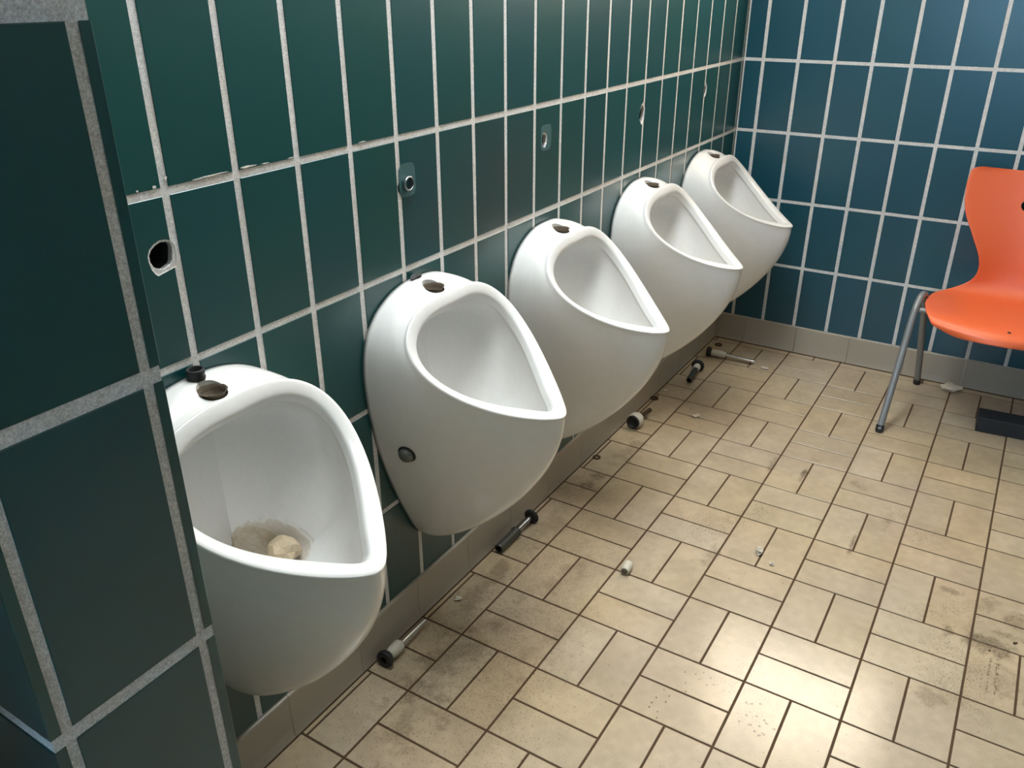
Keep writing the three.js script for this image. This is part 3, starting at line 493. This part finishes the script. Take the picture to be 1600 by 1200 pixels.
// plaster crumbs
function crumb(seed, s, jag = 0.75) { const r = rng(seed), g = new THREE.IcosahedronGeometry(1, 1), p = g.attributes.position, key = {}; for (let i = 0; i < p.count; i++) { const k = [p.getX(i).toFixed(3), p.getY(i).toFixed(3), p.getZ(i).toFixed(3)].join(); const q = key[k] || (key[k] = 0.97 - jag * 0.5 + jag * r()); p.setXYZ(i, p.getX(i) * q * s[0], p.getY(i) * q * s[1], p.getZ(i) * q * s[2]); } g.computeVertexNormals(); g.computeBoundingBox(); g.translate(0, -g.boundingBox.min.y, 0); return g; }
[[1.991, 0.225, [0.011, 0.006, 0.015], 1, 'white plaster crumb on the tiles in front of the fourth urinal'],
 [1.273, 0.687, [0.011, 0.009, 0.013], 2, 'larger of two white crumbs on the middle of the floor'],
 [1.240, 0.736, [0.0075, 0.004, 0.008], 3, 'smaller of two white crumbs on the middle of the floor'],
 [0.640, 0.053, [0.009, 0.003, 0.010], 4, 'flat pale flake on the tile below the second urinal'],
 [2.141, 0.034, [0.010, 0.004, 0.009], 5, 'pale flake beside the skirting under the fourth urinal'],
 [2.571, 0.318, [0.011, 0.004, 0.016], 6, 'white flake on the tiles in front of the farthest urinal'],
 [1.262, 0.690, [0.005, 0.003, 0.006], 7, 'tiny crumb touching the larger white crumb'],
].forEach(([x, z, s, seed, label]) => { const m = mesh('plaster_crumb', crumb(100 + seed, s), M.plaque); m.position.set(x, 0, z); m.rotation.y = seed; m.userData = { label, category: 'crumb', group: 'plaster crumbs on the floor' }; });
{ const g = crumb(140, [0.03, 0.016, 0.034]); const m = mesh('paper_scrap', g, M.plaque); m.position.set(2.752, 0, 1.035); m.userData = { label: 'crumpled white scrap against the back skirting under the chair', category: 'scrap' }; }
{ const g = crumb(153, [0.031, 0.024, 0.034], 0.34); const m = mesh('paper_lump', g, M.paper, scene); m.position.set(0.029, 0.557, 0.110); m.rotation.set(0.1, 0.7, 0); m.userData = { label: 'wet beige paper lump in the bowl of the foreground urinal', category: 'paper' }; }
{ const t = mesh('black_box', new RoundedBoxGeometry(0.09, 0.058, 0.42, 2, 0.003), M.black); t.position.set(2.49, 0.029, 1.358); t.rotation.y = 0.06; t.userData = { label: 'flat black box on the floor under the orange chair', category: 'box' }; }

// ------------------------------------------------------------------ orange chair (faces the camera, back to the wall)
{
  const CZ = 1.135, t = thing('chair', 'orange plastic shell chair on grey steel tube legs by the back wall', 'chair', [2.48, 0, CZ]);
  // centre line of the shell: [x, y] from the front edge to the top of the back; half width along it
  const line = [[2.222, 0.418], [2.232, 0.438], [2.262, 0.450], [2.32, 0.453], [2.42, 0.447], [2.52, 0.441], [2.60, 0.440], [2.655, 0.448], [2.685, 0.475], [2.698, 0.520], [2.705, 0.580], [2.715, 0.66], [2.728, 0.74], [2.745, 0.82], [2.756, 0.868], [2.763, 0.898]];
  const half = [0.190, 0.198, 0.212, 0.230, 0.244, 0.246, 0.232, 0.190, 0.140, 0.112, 0.118, 0.158, 0.200, 0.216, 0.214, 0.210];
  const crv = new THREE.CatmullRomCurve3(line.map(p => V(p[0] - 2.48, p[1], 0)), false, 'centripetal'), hc = new THREE.CatmullRomCurve3(half.map((h, i) => V(i, h, 0)), false, 'catmullrom');
  const CL = crv.getLength(), nu = 40, nv = 110, pos = [], uv = [], idx = [], T = 0.0085;
  const pt = (a, b, off) => { // a: 0..1 along the line, b: -1..1 across
    const p = crv.getPoint(a), d = crv.getTangent(a), n = V(-d.y, d.x, 0), top = (1 - a) * CL, fr = a * CL, h = hc.getPoint(a).y - (top < 0.04 ? 0.04 - Math.sqrt(Math.max(0, 0.0016 - Math.pow(0.04 - top, 2))) : 0) - (fr < 0.09 ? 0.09 - Math.sqrt(Math.max(0, 0.0081 - Math.pow(0.09 - fr, 2))) : 0), k = sstep(0.45, 0.75, a);
    const lift = lerp(0.010 * Math.pow(Math.abs(b), 3), 0.034 * b * b, k) + (a < 0.25 ? -0.022 * b * b * (1 - a / 0.25) : 0), edge = Math.sqrt(Math.max(0, 1 - Math.pow(Math.abs(b), 16)));
    return p.clone().addScaledVector(n, lift + off * edge).add(V(a < 0.32 ? 0.055 * Math.pow(b * h / 0.2, 2) * Math.pow(1 - a / 0.32, 1.3) : 0, 0, b * h));
  };
  for (const side of [0.5, -0.5]) for (let j = 0; j <= nv; j++) for (let i = 0; i <= nu; i++) { const b0 = i / nu * 2 - 1, b = Math.sign(b0) * (1 - Math.pow(1 - Math.abs(b0), 1.6)), a = 0.5 - 0.5 * Math.cos(Math.PI * j / nv), e = Math.sqrt(Math.max(0, 1 - Math.pow(Math.abs(a * 2 - 1), 90))); const p = pt(a, b, side * T * e); pos.push(p.x, p.y, p.z); uv.push(b * 0.24, a * 0.9); }
  const W = nu + 1, O = W * (nv + 1);
  for (let j = 0; j < nv; j++) for (let i = 0; i < nu; i++) { const a = j * W + i, b = a + 1, c = a + W, d = c + 1; idx.push(a, b, d, a, d, c, O + a, O + d, O + b, O + a, O + c, O + d); }
  let g = new THREE.BufferGeometry(); g.setAttribute('position', new THREE.Float32BufferAttribute(pos, 3)); g.setAttribute('uv', new THREE.Float32BufferAttribute(uv, 2)); g.setIndex(idx);
  g = mergeVertices(g, 1e-5); g.computeVertexNormals();
  const hole = new THREE.CylinderGeometry(0.026, 0.026, 0.2, 28); hole.rotateZ(Math.PI / 2); hole.scale(1, 1, 1.35); hole.translate(0.26, 0.782, 0.008);
  const org = new THREE.MeshPhysicalMaterial({ color: 0xe4683a, roughness: 0.42, bumpMap: grainTex, bumpScale: 0.00012, clearcoat: 0.1, clearcoatRoughness: 0.4 });
  let sg = g; try { sg = cut(g, [hole]); } catch (e) { console.log('hole', e.message); }
  const shell = mesh('seat_shell', sg, org, t);
  const nick = mesh('burn_mark', new THREE.CylinderGeometry(0.006, 0.005, 0.004, 9), M.black, shell); nick.position.set(-0.2095, 0.4545, 0.0376); nick.rotation.z = 0.17; nick.userData.label = 'small dark burn mark on the front edge';
  // two bent side frames
  for (const s of [-1, 1]) {
    const k = (x, y, z) => V(x - 2.48, y, s * z);
    const path = new THREE.CatmullRomCurve3([k(2.236, 0.012, 0.287), k(2.30, 0.15, 0.282), k(2.364, 0.29, 0.277), k(2.412, 0.40, 0.273), k(2.432, 0.440, 0.270), k(2.458, 0.462, 0.266), k(2.49, 0.468, 0.262), k(2.525, 0.458, 0.258), k(2.552, 0.432, 0.256), k(2.58, 0.385, 0.253), k(2.64, 0.26, 0.246), k(2.70, 0.13, 0.238), k(2.754, 0.012, 0.232)], false, 'centripetal');
    mesh('leg_frame', new THREE.TubeGeometry(path, 90, 0.0125, 14), M.greyPaint, t);
    for (const [x, z, lean] of [[2.234, 0.287, -0.44], [2.756, 0.232, 0.42]]) { const f = mesh('foot_cap', new THREE.LatheGeometry([[0, 0], [0.012, 0], [0.0145, 0.003], [0.0145, 0.026], [0.0125, 0.028]].map(p => new THREE.Vector2(p[0], p[1])), 18), M.rubber, t); f.position.set(x - 2.48, 0.001, s * z); f.rotation.z = lean * 0.9; }
  }
  for (const [x, y] of [[2.44, 0.425], [2.55, 0.412]]) { const br = mesh('cross_bar', new THREE.CylinderGeometry(0.010, 0.010, 0.52, 14), M.greyPaint, t); br.rotation.x = Math.PI / 2; br.position.set(x - 2.48, y, 0); }
}
scene.traverse(o => { if (o.isMesh) { o.castShadow = true; o.receiveShadow = true; } });
renderer.render(scene, camera);
